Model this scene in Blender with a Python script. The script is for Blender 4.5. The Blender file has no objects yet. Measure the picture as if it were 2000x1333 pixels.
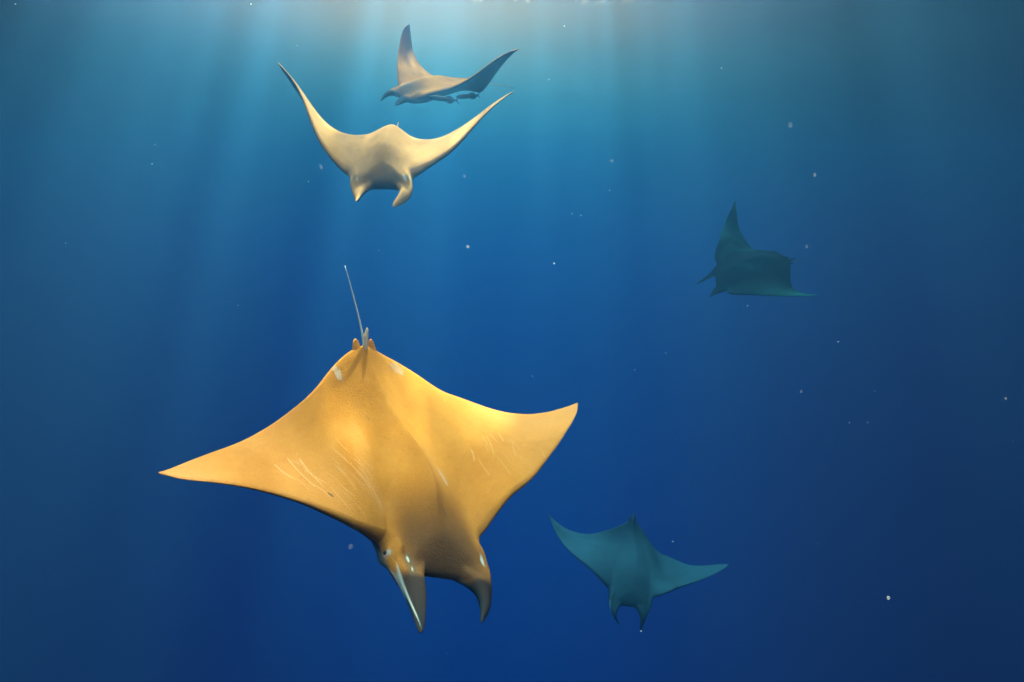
import bpy, bmesh, math, random
import numpy as np
from mathutils import Vector, Matrix
random.seed(4); RNG = np.random.default_rng(4)
CK_FAR = .5
FADE0 = 12
FADE1 = 15.2
SIDE_DIM_X = 1.9
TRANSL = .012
SIDE_DIM_W = 5.0
SIDE_DIM_MIN = .08
AZ_GLOW = math.radians(-2)
AZ_POW = 22.0
AZ_MIN = .22
SEA_STR = .225
SEA = ((-1,(.006,.013,.08)),(-.506,(.014,.046,.26)),(-.257,(.005,.058,.265)),(-.075,(.0005,.070,.275)),(.074,(.0005,.105,.31)),(.17,(.01,.23,.40)),(.245,(.25,.56,.56)),(.30,(1.1,1.0,.80)),(.345,(3.0,1.3,.80)),(.40,(3.6,1.5,.85)),(.6,(2.2,1.4,1.0)),(1,(2.2,1.4,1.0)))
AZ_SIDE = (.12,.014,.065,1)
SUN_COL = (1,.8,.55)
SUN_E = 5.0
SURF = 5.5
SKY = .15
OVERHEAD_FILL = (13,10.5,8,1)
SUN_ANGLE = 3.7
EXPOSURE = 2.4
HB = 40
HBY = 26
SIG_S = (.0016,.0058,.0112)
SIG_A = (.108,.04,.02)
HG = .78
CK_X = 11
CK_Y = .3
CK_SCALE = 1.5
CK_LO = .93
CK_HI = 1.12
CK_MIN = .1
CK_MAX = 9.5
REMORAS = [((-1.136, 9.606, 2.515), (-0.767, 9.807, 2.518), 'dark remora clinging under the topmost ray behind its head'), ((-0.793, 9.965, 2.609), (-0.483, 10.173, 2.685), 'dark remora under the topmost ray trailing near its tail')]
SPECKS = [(0.155, 2.53, 0.066, 0.00317, 0, 'brightest white speck, in open water between the tan ray and the dark banking ray'), (0.122, 1.649, 0.593, 0.00125, 0, 'white speck at the top just right of the topmost ray'), (0.126, 2.402, 0.687, 0.00162, 0, 'white speck level with the topmost ray, right of its near wing'), (0.585, 1.966, 0.593, 0.00144, 0, 'white speck high in the water above the dark banking ray'), (0.925, 2.321, 0.517, 0.00893, 1, 'largest pale blob high above the tail of the dark banking ray'), (0.608, 1.395, 0.213, 0.00386, 1, 'small pale blob between the largest blob and the dark banking ray'), (-0.573, 2.085, 0.341, 0.00691, 1, 'pale round blob left of the head of the tan ray'), (-0.157, 2.296, 0.346, 0.00635, 1, 'pale blob to the right of the head of the tan ray'), (-0.971, 1.876, 0.316, 0.00116, 0, ''), (-1.487, 2.904, 0.567, 0.00152, 0, ''), (-0.838, 2.855, 0.409, 0.00177, 0, ''), (0.218, 1.551, 0.203, 0.00096, 0, ''), (0.304, 2.118, 0.365, 0.00585, 1, 'pale blob in open water halfway between the tan ray and the dark banking ray'), (0.132, 1.52, 0.148, 0.00085, 0, ''), (0.228, 2.283, 0.217, 0.00156, 0, ''), (-0.115, 1.795, 0.09, 0.00401, 1, 'pale blob below the tan ray, above the right wing of the orange ray'), (0.658, 1.536, 0.077, 0.00429, 1, 'pale blob right above the tail of the dark banking ray'), (0.686, 1.989, -0.071, 0.0015, 0, 'white speck just below the dark banking ray'), (1.295, 2.699, -0.239, 0.00171, 0, ''), (1.049, 1.955, -0.316, 0.001, 0, ''), (0.852, 1.699, -0.356, 0.00141, 0, 'bluish speck in the open water right of the dim teal ray'), (1.328, 2.512, -0.526, 0.00128, 0, ''), (1.297, 1.773, -0.307, 0.00404, 1, 'bluish blob at the right edge of the view'), (-0.515, 2.113, -0.844, 0.00858, 1, 'pale round blob under the left wing of the orange ray'), (0.437, 1.799, -0.704, 0.00117, 0, 'white speck above the right wing of the dim teal ray'), (0.374, 1.899, -1.011, 0.00143, 0, 'white speck just below the head fins of the dim teal ray'), (1.202, 2.1, -1.007, 0.00613, 1, 'pale blob in the lower right corner, right of the dim teal ray'), (0.407, 2.244, -0.292, 0.00142, 0, ''), (0.509, 2.248, -0.237, 0.00128, 0, ''), (0.661, 1.544, -0.251, 0.00351, 1, 'pale blob in open water below the dark banking ray'), (-0.582, 1.582, 0.616, 0.00144, 0, 'white speck at the top edge left of the tan ray'), (-2.11, 3.014, 1.174, 0.00274, 0, 'white speck in the top left corner'), (-0.654, 1.63, -0.057, 0.00092, 0, ''), (-1.81, 2.792, 0.155, 0.00157, 0, ''), (-0.4, 2.068, 0.092, 0.00103, 0, 'faint white speck between the tan ray and the tail of the orange ray'), (0.088, 2.902, -0.405, 0.00157, 0, ''), (0.941, 2.037, -0.804, 0.0007, 0, ''), (-0.915, 3.003, 0.999, 0.00091, 0, ''), (-0.314, 2.415, 0.822, 0.00061, 0, ''), (1.365, 1.829, -0.433, 0.00054, 0, ''), (-0.25, 2.498, -1.419, 0.00103, 0, ''), (1.271, 2.525, 0.044, 0.00083, 0, '')]
SKINS = dict(
 r1=((.57,.180,.023),(.48,.138,.013),(.13,.13,.13),(.60,.205,.052)),
 r2=((.41,.155,.043),(.24,.094,.024),(.22,.16,.14),(.31,.130,.054)),
 r3=((.52,.150,.013),(.32,.090,.007),(.50,.07,.012),(.30,.075,.008)),
 r4=((.004,.014,.018),(.003,.009,.012),(.003,.005,.006),(.012,.11,.105)),  # last colour carries the light falling on the near wing, painted in
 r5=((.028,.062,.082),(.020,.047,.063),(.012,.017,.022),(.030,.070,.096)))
sc = bpy.context.scene
COL = sc.collection

# ------------------------------------------------------------------ camera
PITCH = math.radians(-5.0)
cam_d = bpy.data.cameras.new('camera'); cam = bpy.data.objects.new('camera', cam_d); COL.objects.link(cam)
cam_d.sensor_width = 36.0; cam_d.lens = 36.0 * 1333.0 / 2000.0
cam_d.clip_start = 0.05; cam_d.clip_end = 4000.0
cam.location = (0, 0, 0); cam.rotation_euler = (math.radians(90) + PITCH, 0, 0)
sc.camera = cam

# ------------------------------------------------------------------ sky, sun, exposure
SUN_ELEV = math.radians(63.0); SUN_AZ = math.radians(4.0)      # the sun stands ahead of the camera, above the rays
world = bpy.data.worlds.new('World'); sc.world = world; world.use_nodes = True
wn = world.node_tree.nodes; wl = world.node_tree.links; wn.clear()
def W(kind, **kw):
    n = wn.new(kind)
    for k, v in kw.items(): setattr(n, k, v)
    return n
def wmath(op, a, b=None, clamp=False):
    n = W('ShaderNodeMath', operation=op, use_clamp=clamp)
    for i, v in enumerate((a, b)):
        if v is None: continue
        if isinstance(v, (int, float)): n.inputs[i].default_value = v
        else: wl.new(v, n.inputs[i])
    return n.outputs[0]
# above the surface: the daylight sky, seen only inside Snell's window overhead
sky = W('ShaderNodeTexSky', sky_type='NISHITA'); sky.sun_disc = False
sky.sun_elevation = SUN_ELEV; sky.sun_rotation = SUN_AZ
# outside the window: the light field of the open sea, bright towards the surface and the sun, navy below
tc = W('ShaderNodeTexCoord'); sx = W('ShaderNodeSeparateXYZ'); wl.new(tc.outputs['Generated'], sx.inputs[0])
hl = wmath('SQRT', wmath('ADD', wmath('MULTIPLY', sx.outputs[0], sx.outputs[0]), wmath('MULTIPLY', sx.outputs[1], sx.outputs[1])))
ca = wmath('DIVIDE', wmath('ADD', wmath('MULTIPLY', sx.outputs[0], math.sin(AZ_GLOW)), wmath('MULTIPLY', sx.outputs[1], math.cos(AZ_GLOW))), wmath('MAXIMUM', hl, 1e-4))
az = wmath('POWER', wmath('MULTIPLY_ADD', ca, .5), AZ_POW)
az.node.inputs[0].links[0].from_node.inputs[2].default_value = .5
rp = W('ShaderNodeValToRGB'); wl.new(wmath('MULTIPLY_ADD', sx.outputs[2], .5), rp.inputs[0]); rp.inputs[0].links[0].from_node.inputs[2].default_value = .5
cr = rp.color_ramp; cr.interpolation = 'B_SPLINE'
for i, (z, c) in enumerate(SEA):
    el = cr.elements[i] if i < 2 else cr.elements.new(1.0)
    el.position = z * .5 + .5; el.color = (c[0]/20, c[1]/20, c[2]/20, 1)     # the ramp is stored at 1/20 so that no stop clips
sea = W('ShaderNodeMix', data_type='RGBA'); sea.inputs['A'].default_value = (AZ_SIDE[0]/20, AZ_SIDE[1]/20, AZ_SIDE[2]/20, 1)
wl.new(az, sea.inputs['Factor']); wl.new(rp.outputs[0], sea.inputs['B'])
win = W('ShaderNodeMapRange', interpolation_type='SMOOTHSTEP'); win.inputs['From Min'].default_value = .58; win.inputs['From Max'].default_value = .74
wl.new(sx.outputs[2], win.inputs['Value'])
# warm white fill light added overhead as unseen cloud, to brighten the rays
cnz = W('ShaderNodeTexNoise'); cnz.inputs['Scale'].default_value = 2.2; cnz.inputs['Detail'].default_value = 5.0; wl.new(tc.outputs['Generated'], cnz.inputs['Vector'])
cfr = W('ShaderNodeMapRange'); cfr.inputs['From Min'].default_value = .30; cfr.inputs['From Max'].default_value = .60; wl.new(cnz.outputs[0], cfr.inputs['Value'])
sky_fill = W('ShaderNodeMix', data_type='RGBA'); wl.new(cfr.outputs[0], sky_fill.inputs['Factor']); wl.new(sky.outputs[0], sky_fill.inputs['A']); sky_fill.inputs['B'].default_value = OVERHEAD_FILL
b1 = W('ShaderNodeBackground'); b1.inputs['Strength'].default_value = SEA_STR * 20; wl.new(sea.outputs['Result'], b1.inputs['Color'])
b2 = W('ShaderNodeBackground'); b2.inputs['Strength'].default_value = SKY; wl.new(sky_fill.outputs['Result'], b2.inputs['Color'])
ms = W('ShaderNodeMixShader'); wo = W('ShaderNodeOutputWorld')
wl.new(win.outputs[0], ms.inputs[0]); wl.new(b1.outputs[0], ms.inputs[1]); wl.new(b2.outputs[0], ms.inputs[2]); wl.new(ms.outputs[0], wo.inputs['Surface'])
sun_d = bpy.data.lights.new('sun', 'SUN'); sun = bpy.data.objects.new('sun', sun_d); COL.objects.link(sun)
sun_d.energy = SUN_E; sun_d.angle = math.radians(SUN_ANGLE); sun_d.color = SUN_COL
to_sun = Vector((math.sin(SUN_AZ) * math.cos(SUN_ELEV), math.cos(SUN_AZ) * math.cos(SUN_ELEV), math.sin(SUN_ELEV)))
sun.rotation_euler = to_sun.to_track_quat('Z', 'Y').to_euler()
sun.location = (0, 20, 40)
vs = sc.view_settings
vs.view_transform = 'Standard'; vs.look = 'None'; vs.gamma = 1.0; vs.use_curve_mapping = False
vs.exposure = EXPOSURE
sc.cycles.use_denoising = True
sc.cycles.max_bounces = 6; sc.cycles.volume_bounces = 2; sc.cycles.transparent_max_bounces = 8
sc.cycles.sample_clamp_indirect = 4.0
sc.cycles.caustics_reflective = False; sc.cycles.caustics_refractive = False

# ------------------------------------------------------------------ helpers
def N(nt, kind, **kw):
    n = nt.nodes.new(kind)
    for k, v in kw.items(): setattr(n, k, v)
    return n
def mat(name):
    m = bpy.data.materials.new(name); m.use_nodes = True; m.node_tree.nodes.clear(); return m, m.node_tree
def tag(o, label=None, cat=None, group=None, kind=None):
    if label: o['label'] = label
    if cat: o['category'] = cat
    if group: o['group'] = group
    if kind: o['kind'] = kind
    return o

# ------------------------------------------------------------------ water: the lit surface above, the blue body of water
SURF_Z = SURF
def box_mesh(name, lo, hi):
    me = bpy.data.meshes.new(name)
    v = [(x, y, z) for x in (lo[0], hi[0]) for y in (lo[1], hi[1]) for z in (lo[2], hi[2])]
    f = [(0,1,3,2),(4,6,7,5),(0,4,5,1),(2,3,7,6),(0,2,6,4),(1,5,7,3)]
    me.from_pydata(v, [], f); me.update(); return me
hz = bpy.data.objects.new('haze', box_mesh('haze', (-HB, -12, -40), (HB, HBY, SURF_Z - .45)))
COL.objects.link(hz); tag(hz, 'clear deep blue sea water filling the whole view', 'haze', kind='stuff')
m, nt = mat('sea_water')
out = N(nt, 'ShaderNodeOutputMaterial')
sca = N(nt, 'ShaderNodeVolumeScatter'); ab = N(nt, 'ShaderNodeVolumeAbsorption'); add = N(nt, 'ShaderNodeAddShader')
def coef(node, rgb):
    d = max(rgb); node.inputs['Density'].default_value = d
    node.inputs['Color'].default_value = (rgb[0]/d, rgb[1]/d, rgb[2]/d, 1)
coef(sca, SIG_S); sca.inputs['Anisotropy'].default_value = HG
# absorption node: sigma = density * (1 - colour)
dA = max(SIG_A) * 1.02; ab.inputs['Density'].default_value = dA
ab.inputs['Color'].default_value = (1 - SIG_A[0]/dA, 1 - SIG_A[1]/dA, 1 - SIG_A[2]/dA, 1)
nt.links.new(sca.outputs[0], add.inputs[0]); nt.links.new(ab.outputs[0], add.inputs[1]); nt.links.new(add.outputs[0], out.inputs['Volume'])
hz.data.materials.append(m)

def grid_mesh(name, x0, x1, nx, y0, y1, ny, zf):
    X, Y = np.meshgrid(np.linspace(x0, x1, nx), np.linspace(y0, y1, ny), indexing='ij')
    Z = zf(X, Y); V = np.stack([X, Y, Z], -1).reshape(-1, 3)
    i = np.arange(nx-1)[:, None]*ny + np.arange(ny-1)[None]
    F = np.stack([i, i+ny, i+ny+1, i+1], -1).reshape(-1, 4)
    me = bpy.data.meshes.new(name); me.from_pydata(V.tolist(), [], F.tolist()); me.update()
    return me
WAVES = [(RNG.uniform(.25, 1.4), RNG.uniform(0, 6.28), RNG.uniform(0, 6.28)) for _ in range(14)]
def wave(X, Y):
    z = 0*X
    for k, a, p in WAVES: z = z + .028/k*np.sin(k*(X*np.cos(a) + Y*np.sin(a)) + p)
    return SURF_Z + z*.8
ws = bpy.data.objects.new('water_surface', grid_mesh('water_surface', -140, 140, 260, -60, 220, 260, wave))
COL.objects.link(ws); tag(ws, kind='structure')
for p in ws.data.polygons: p.use_smooth = True
m, nt = mat('rippled_surface')
out = N(nt, 'ShaderNodeOutputMaterial'); tr = N(nt, 'ShaderNodeBsdfTransparent'); mx = N(nt, 'ShaderNodeMixShader')
geo = N(nt, 'ShaderNodeNewGeometry')
nz = N(nt, 'ShaderNodeTexNoise'); nz.inputs['Scale'].default_value = CK_SCALE; nz.inputs['Detail'].default_value = 3.0; nz.inputs['Roughness'].default_value = .55; nz.inputs['Distortion'].default_value = .6
nl = N(nt, 'ShaderNodeTexNoise'); nl.inputs['Scale'].default_value = CK_SCALE*2.7; nl.inputs['Detail'].default_value = 2.0
mp = N(nt, 'ShaderNodeMapping'); mp.inputs['Scale'].default_value = (1.0, CK_Y, 1.0); mp.inputs['Location'].default_value = (CK_X, 0, 0); nt.links.new(geo.outputs['Position'], mp.inputs['Vector'])   # light pattern stretched along y
nt.links.new(mp.outputs[0], nz.inputs['Vector']); nt.links.new(mp.outputs[0], nl.inputs['Vector'])
# painted caustics: transparency noise stands for sunlight focused by waves, fading far out
mul = N(nt, 'ShaderNodeMath', operation='ADD'); nt.links.new(nz.outputs[0], mul.inputs[0]); nlw = N(nt, 'ShaderNodeMath', operation='MULTIPLY'); nlw.inputs[1].default_value = .8; nt.links.new(nl.outputs[0], nlw.inputs[0]); nt.links.new(nlw.outputs[0], mul.inputs[1])
ramp = N(nt, 'ShaderNodeMapRange'); ramp.interpolation_type = 'SMOOTHSTEP'
ramp.inputs['From Min'].default_value = CK_LO; ramp.inputs['From Max'].default_value = CK_HI; ramp.inputs['To Min'].default_value = CK_MIN; ramp.inputs['To Max'].default_value = CK_MAX
nt.links.new(mul.outputs[0], ramp.inputs['Value'])
ln = N(nt, 'ShaderNodeVectorMath', operation='LENGTH'); nt.links.new(geo.outputs['Position'], ln.inputs[0])
fade = N(nt, 'ShaderNodeMapRange'); fade.interpolation_type = 'SMOOTHSTEP'; fade.inputs['From Min'].default_value = FADE0; fade.inputs['From Max'].default_value = FADE1
nt.links.new(ln.outputs['Value'], fade.inputs['Value'])
pat = N(nt, 'ShaderNodeMix', data_type='FLOAT'); nt.links.new(fade.outputs[0], pat.inputs['Factor']); nt.links.new(ramp.outputs[0], pat.inputs['A']); pat.inputs['B'].default_value = CK_FAR
# dimming painted into the transparency: full sun in a band ahead, shaded sides
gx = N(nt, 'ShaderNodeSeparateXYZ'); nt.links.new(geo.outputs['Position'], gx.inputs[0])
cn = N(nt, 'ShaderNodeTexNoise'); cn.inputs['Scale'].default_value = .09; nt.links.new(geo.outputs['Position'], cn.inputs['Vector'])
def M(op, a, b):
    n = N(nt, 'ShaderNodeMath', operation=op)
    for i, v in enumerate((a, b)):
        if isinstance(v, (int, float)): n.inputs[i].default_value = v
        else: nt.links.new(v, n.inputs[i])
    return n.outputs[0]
gd = M('DIVIDE', M('ADD', M('ADD', gx.outputs[0], M('MULTIPLY', M('SUBTRACT', cn.outputs[0], .5), 7.0)), SIDE_DIM_X), SIDE_DIM_W)
side_dim = M('ADD', M('MULTIPLY', M('POWER', 2.718, M('MULTIPLY', M('MULTIPLY', gd, gd), -.5)), 1 - SIDE_DIM_MIN), SIDE_DIM_MIN)
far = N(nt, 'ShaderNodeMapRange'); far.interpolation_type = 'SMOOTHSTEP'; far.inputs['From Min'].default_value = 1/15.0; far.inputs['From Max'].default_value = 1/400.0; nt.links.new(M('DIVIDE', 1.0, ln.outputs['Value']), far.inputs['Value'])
tf = N(nt, 'ShaderNodeMix', data_type='FLOAT'); nt.links.new(far.outputs[0], tf.inputs['Factor']); nt.links.new(M('MULTIPLY', pat.outputs['Result'], side_dim), tf.inputs['A']); tf.inputs['B'].default_value = 1.0
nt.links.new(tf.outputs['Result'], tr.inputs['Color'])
# light scattered into the ruffled skin of the water
tl = N(nt, 'ShaderNodeBsdfTranslucent'); tl.inputs['Color'].default_value = (.85, .9, .9, 1)
inv = N(nt, 'ShaderNodeMapRange'); inv.inputs['To Min'].default_value = TRANSL; inv.inputs['To Max'].default_value = 0.0; nt.links.new(fade.outputs[0], inv.inputs['Value'])
nt.links.new(inv.outputs[0], mx.inputs[0]); nt.links.new(tr.outputs[0], mx.inputs[1]); nt.links.new(tl.outputs[0], mx.inputs[2]); nt.links.new(mx.outputs[0], out.inputs['Surface'])
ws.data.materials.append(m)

# ------------------------------------------------------------------ devil rays: rest shape
LEX=np.array([0,.05,.10,.15,.18,.20,.22,.26,.35,.5,.65,.8,.9,.96,1.0])
LEY=np.array([.475,.475,.472,.455,.425,.385,.36,.35,.32,.235,.135,.02,-.065,-.125,-.19])
TEX=np.array([0,.03,.06,.1,.15,.25,.4,.55,.7,.85,.95,1.0])
TEY=np.array([-.50,-.49,-.478,-.457,-.427,-.37,-.305,-.265,-.243,-.23,-.215,-.20])
FNX=np.array([0,.040,.060,.076,.096,.118,.135,.148,.156,.163,.172,.183,.194,.206,.224])
FNY=np.array([.468,.470,.477,.497,.56,.65,.72,.745,.749,.735,.67,.56,.47,.385,.357])
def pchip(xk, yk, x):
    xk=np.asarray(xk,float); yk=np.asarray(yk,float); h=np.diff(xk); d=np.diff(yk)/h
    m=np.zeros_like(yk); m[0]=d[0]; m[-1]=d[-1]
    for i in range(1,len(xk)-1):
        if d[i-1]*d[i]>0:
            w1=2*h[i]+h[i-1]; w2=h[i]+2*h[i-1]; m[i]=(w1+w2)/(w1/d[i-1]+w2/d[i])
    x=np.clip(x,xk[0],xk[-1]); i=np.clip(np.searchsorted(xk,x,side='right')-1,0,len(h)-1); t=(x-xk[i])/h[i]
    return ((1+2*t)*(1-t)**2)*yk[i]+t*(1-t)**2*h[i]*m[i]+t*t*(3-2*t)*yk[i+1]+t*t*(t-1)*h[i]*m[i+1]
def LE(x): return pchip(LEX,LEY,np.abs(x))
def TE(x): return pchip(TEX,TEY,np.abs(x))
def LEF(x):
    a=np.abs(x); return np.where(a<.224, pchip(FNX,FNY,a), LE(a))
def sstep(t): t=np.clip(t,0,1); return t*t*(3-2*t)
_a = np.concatenate([np.linspace(0,.224,60), np.linspace(.227,1,40)])
_out = np.concatenate([np.stack([_a, LEF(_a)],-1), np.stack([_a, TE(_a)],-1)[::-1]])
def outline_dist(X, Y):
    P=np.stack([np.abs(X),Y],-1).reshape(-1,2); A=_out[:-1]; AB=_out[1:]-A; L=(AB**2).sum(-1)+1e-12
    D=np.empty(len(P))
    for s in range(0,len(P),8000):
        p=P[s:s+8000]; d=p[:,None]-A; t=np.clip((d*AB).sum(-1)/L,0,1); D[s:s+8000]=np.sqrt(((d-AB*t[...,None])**2).sum(-1)).min(1)
    return D.reshape(X.shape)
def thickness(X, Y, hump=1.0, cr=1.0):
    a=np.abs(X); le=LE(a); te=TE(a); v=np.clip((le-Y)/(le-te+1e-6),0,1)
    d=outline_dist(X,Y)
    wing=np.interp(a,[0,.2,.35,.5,.7,.9,1.0],[.050,.046,.036,.026,.015,.008,.004])
    hw=pchip([0,.12,.3,.5,.75,1],[.50,.82,1.,.80,.34,.06],v)
    hb=pchip([0,.12,.3,.5,.75,.92,1],[.50,.74,1.,.93,.52,.22,.12],v)
    body=np.exp(-(a/(.145+.03*(1-v)))**2)
    crest=.019*cr*np.exp(-np.sqrt(a*a+1.6e-4)/.035)*np.exp(-((v-.45)/.30)**2)
    g=lambda r: np.sqrt(np.clip(1-(1-np.minimum(d/r,1))**2,0,1))
    re=np.interp(a,[0,.2,.4,.7,1],[.13,.036,.020,.015,.009])*np.interp(v,[0,.5,1],[1,1,.5])
    top=(wing*hw+(.060*hump*hb)*body+crest)*g(re); bot=(wing*.9*hw+.062*hb*body)*g(re)
    eye=.022*np.exp(-((a-.186)/.024)**2-((Y-.412)/.038)**2)
    top=top+eye*g(.03); bot=bot+eye*g(.03)
    f=np.clip((Y-.43)/.31,0,1); fin=(.034*(1-f)**1.2+.007)*g(.030)
    fm=sstep((Y-.42)/.07)*sstep((a-.055)/.025)
    return top*(1-fm)+fin*fm, bot*(1-fm)+fin*fm, d
def ray_sheet(nb, nw, nv, hump=1.0, cr=1.0):
    """closed sheet: columns across the disc, rows along the chord, upper and lower skins sharing the rim"""
    half=np.concatenate([np.linspace(0,.055,nb//5,endpoint=False), np.linspace(.055,.21,nb,endpoint=False), np.linspace(.21,.26,nb//5,endpoint=False), 1-(1-.26)*(1-np.linspace(0,1,nw))**1.25])
    half[-1]=.9995
    xs=np.concatenate([-half[:0:-1],half])
    v=np.linspace(0,1,nv); v=.5*(v+ (1-np.cos(np.pi*v))/2)
    X=np.repeat(xs[:,None],nv,1); le=LEF(xs)[:,None]; te=TE(xs)[:,None]; Y=le+(te-le)*v[None]
    t,b,d=thickness(X,Y,hump,cr)
    return X,Y,t,b,d
def sheet_faces(nx, nv):
    top=np.arange(nx*nv).reshape(nx,nv); bot=top+nx*nv
    bot[:,0]=top[:,0]; bot[:,-1]=top[:,-1]; bot[0,:]=top[0,:]; bot[-1,:]=top[-1,:]
    q=lambda g: np.stack([g[:-1,:-1],g[:-1,1:],g[1:,1:],g[1:,:-1]],-1).reshape(-1,4)
    return np.concatenate([q(top)[:, ::-1], q(bot)])
def tube(path, rad, n=12, flat=1.0):
    """closed tapered tube along path; returns verts, faces"""
    path=np.asarray(path,float); V=[];F=[]
    for i,p in enumerate(path):
        t=path[min(i+1,len(path)-1)]-path[max(i-1,0)]; t/=np.linalg.norm(t)
        u=np.cross(t,[1,0,0]); u/=np.linalg.norm(u); w=np.cross(u,t)
        for k in range(n):
            c=2*math.pi*k/n; V.append(p+rad[i]*(math.cos(c)*w*flat+math.sin(c)*u))
    m=len(path)
    for i in range(m-1):
        for k in range(n): F.append((i*n+k,i*n+(k+1)%n,(i+1)*n+(k+1)%n,(i+1)*n+k))
    V.append(path[0]);V.append(path[-1]);a=m*n
    for k in range(n): F.append((a,(k+1)%n,k)); F.append((a+1,(m-1)*n+k,(m-1)*n+(k+1)%n))
    return np.array(V),F
def blade(base0, base1, tip, thick, n=9, m=10, bow=None, e=.55):
    """thin leaf-shaped fin between a base line and a rounded tip, lens section"""
    base0,base1,tip=map(lambda p:np.asarray(p,float),(base0,base1,tip))
    V=[];F=[]; ax=base1-base0; nrm=np.cross(ax,tip-.5*(base0+base1)); nrm/=np.linalg.norm(nrm)
    for j in range(m):
        s=j/(m-1); w=(1-s)**e if j<m-1 else .05
        mid=.5*(base0+base1)*(1-s)+tip*s
        mid=mid+(bow*math.sin(math.pi*s) if bow is not None else 0)
        hw=.5*np.linalg.norm(ax)*w; d=ax/np.linalg.norm(ax)
        for k in range(2*n):
            c=2*math.pi*k/(2*n); V.append(mid+d*hw*math.cos(c)+nrm*thick*(1-.8*s)*math.sin(c))
    q=2*n
    for j in range(m-1):
        for k in range(q): F.append((j*q+k,j*q+(k+1)%q,(j+1)*q+(k+1)%q,(j+1)*q+k))
    V.append(.5*(base0+base1));V.append(np.array(V[(m-1)*q:(m)*q]).mean(0));a=m*q
    for k in range(q): F.append((a,(k+1)%q,k)); F.append((a+1,(m-1)*q+k,(m-1)*q+(k+1)%q))
    return np.array(V),F

# ------------------------------------------------------------------ devil rays: pose (wing flex, twist, body bend, head fins)
NA=201; AG=np.linspace(0,1.02,NA); KN=np.array([0,.12,.32,.55,.78,1.02])
def rodrigues(r):
    r=np.asarray(r,float); th=np.linalg.norm(r); k=r/th; K=np.array([[0,-k[2],k[1]],[k[2],0,-k[0]],[-k[1],k[0],0]])
    return np.eye(3)+np.sin(th)*K+(1-np.cos(th))*K@K
def deform(P, w):
    P=np.array(P,float); out=P.copy()
    for side,key in((1,'R'),(-1,'L')):
        m=(P[:,0]>=0) if side>0 else (P[:,0]<0)
        if not m.any(): continue
        q=P[m]; a=np.abs(q[:,0]); v=w[key]
        ph=pchip(KN,[0,v[0]*.3,v[0],v[1],v[2],v[3]],AG); da=AG[1]-AG[0]
        X=np.concatenate([[0],np.cumsum(np.cos((ph[1:]+ph[:-1])/2)*da)]); Z=np.concatenate([[0],np.cumsum(np.sin((ph[1:]+ph[:-1])/2)*da)])
        tw=pchip([0,.15,.42,.7,1.02],[0,0,v[4],v[5],v[6]],a); sw=pchip([0,.2,.6,1.02],[0,0,v[7],v[8]],a)
        pa=np.interp(a,AG,ph); yc=.5*(LE(a)+TE(a))*np.minimum(1,a/.2); dy=q[:,1]-yc; z=q[:,2]
        y2=yc+sw+dy*np.cos(tw)-z*np.sin(tw); z2=dy*np.sin(tw)+z*np.cos(tw)
        out[m]=np.stack([side*(np.interp(a,AG,X)-np.sin(pa)*z2),y2,np.interp(a,AG,Z)+np.cos(pa)*z2],-1)
    bf,br,lf,lr=w['body']; y=out[:,1]; z=out[:,2]; YG=np.linspace(-1.8,1.2,301); dyg=YG[1]-YG[0]; i0=np.argmin(abs(YG))
    def path(ang):
        c=np.concatenate([[0],np.cumsum(np.cos((ang[1:]+ang[:-1])/2)*dyg)]); s=np.concatenate([[0],np.cumsum(np.sin((ang[1:]+ang[:-1])/2)*dyg)])
        return c-c[i0], s-s[i0]
    ang=np.where(YG>0.05,-bf*np.clip((YG-.05)/.45,0,1.3),br*np.clip((-YG+.05)/.55,0,1.3)); cy,cz=path(ang); an=np.interp(y,YG,ang)
    out[:,1]=np.interp(y,YG,cy)-np.sin(an)*z; out[:,2]=np.interp(y,YG,cz)+np.cos(an)*z
    x=out[:,0].copy(); y=out[:,1].copy()
    ang=np.where(YG>0,lf*np.clip(YG/.5,0,1.3),lr*np.clip(-YG/.55,0,1.3)); cy,cx=path(ang); k=np.exp(-(P[:,0]/.55)**2); an=np.interp(y,YG,ang)*k
    out[:,0]=x+k*(np.interp(y,YG,cx)+(np.cos(an)-1)*x); out[:,1]=y+k*(np.interp(y,YG,cy)-y)-np.sin(an)*x
    return out
def finpose(P, side, par):
    tau,beta,gam,ln,shr=par; P=np.array(P,float); a=P[:,0]*side; y=P[:,1]; z=P[:,2]; m=(a>.035)&(a<.24)&(y>.42)
    G=np.linspace(0,.4,81); s=sstep(G/.31/.8); B=beta*s; Ga=gam*s
    d=np.stack([-np.sin(Ga),np.cos(B)*np.cos(Ga),-np.sin(B)],-1)*ln
    c=np.concatenate([[[0,0,0]],np.cumsum((d[1:]+d[:-1])/2*(G[1]-G[0]),axis=0)])
    ly=np.clip(y[m]-.44,0,None); lx=a[m]-.143; lz=z[m]; wx=sstep((a[m]-.04)/.035); tt=sstep(ly/.31/.7); an=tau*tt; lx=(lx-.012)*(1-shr*tt)+.012
    X=lx*np.cos(an)-lz*np.sin(an); Z=lx*np.sin(an)+lz*np.cos(an); b=np.interp(ly,G,B); g=np.interp(ly,G,Ga)
    cx,cy,cz=[np.interp(ly,G,c[:,i]) for i in range(3)]
    nx=.143+cx+X*np.cos(g); ny=.44+cy+Z*np.sin(b)+X*np.sin(g); nz=cz+Z*np.cos(b); ny=np.where(y[m]<.44,y[m],ny)
    Q=P.copy(); Q[m,0]=side*(a[m]+wx*(nx-a[m])); Q[m,1]=y[m]+wx*(ny-y[m]); Q[m,2]=lz+wx*(nz-lz); return Q
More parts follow.
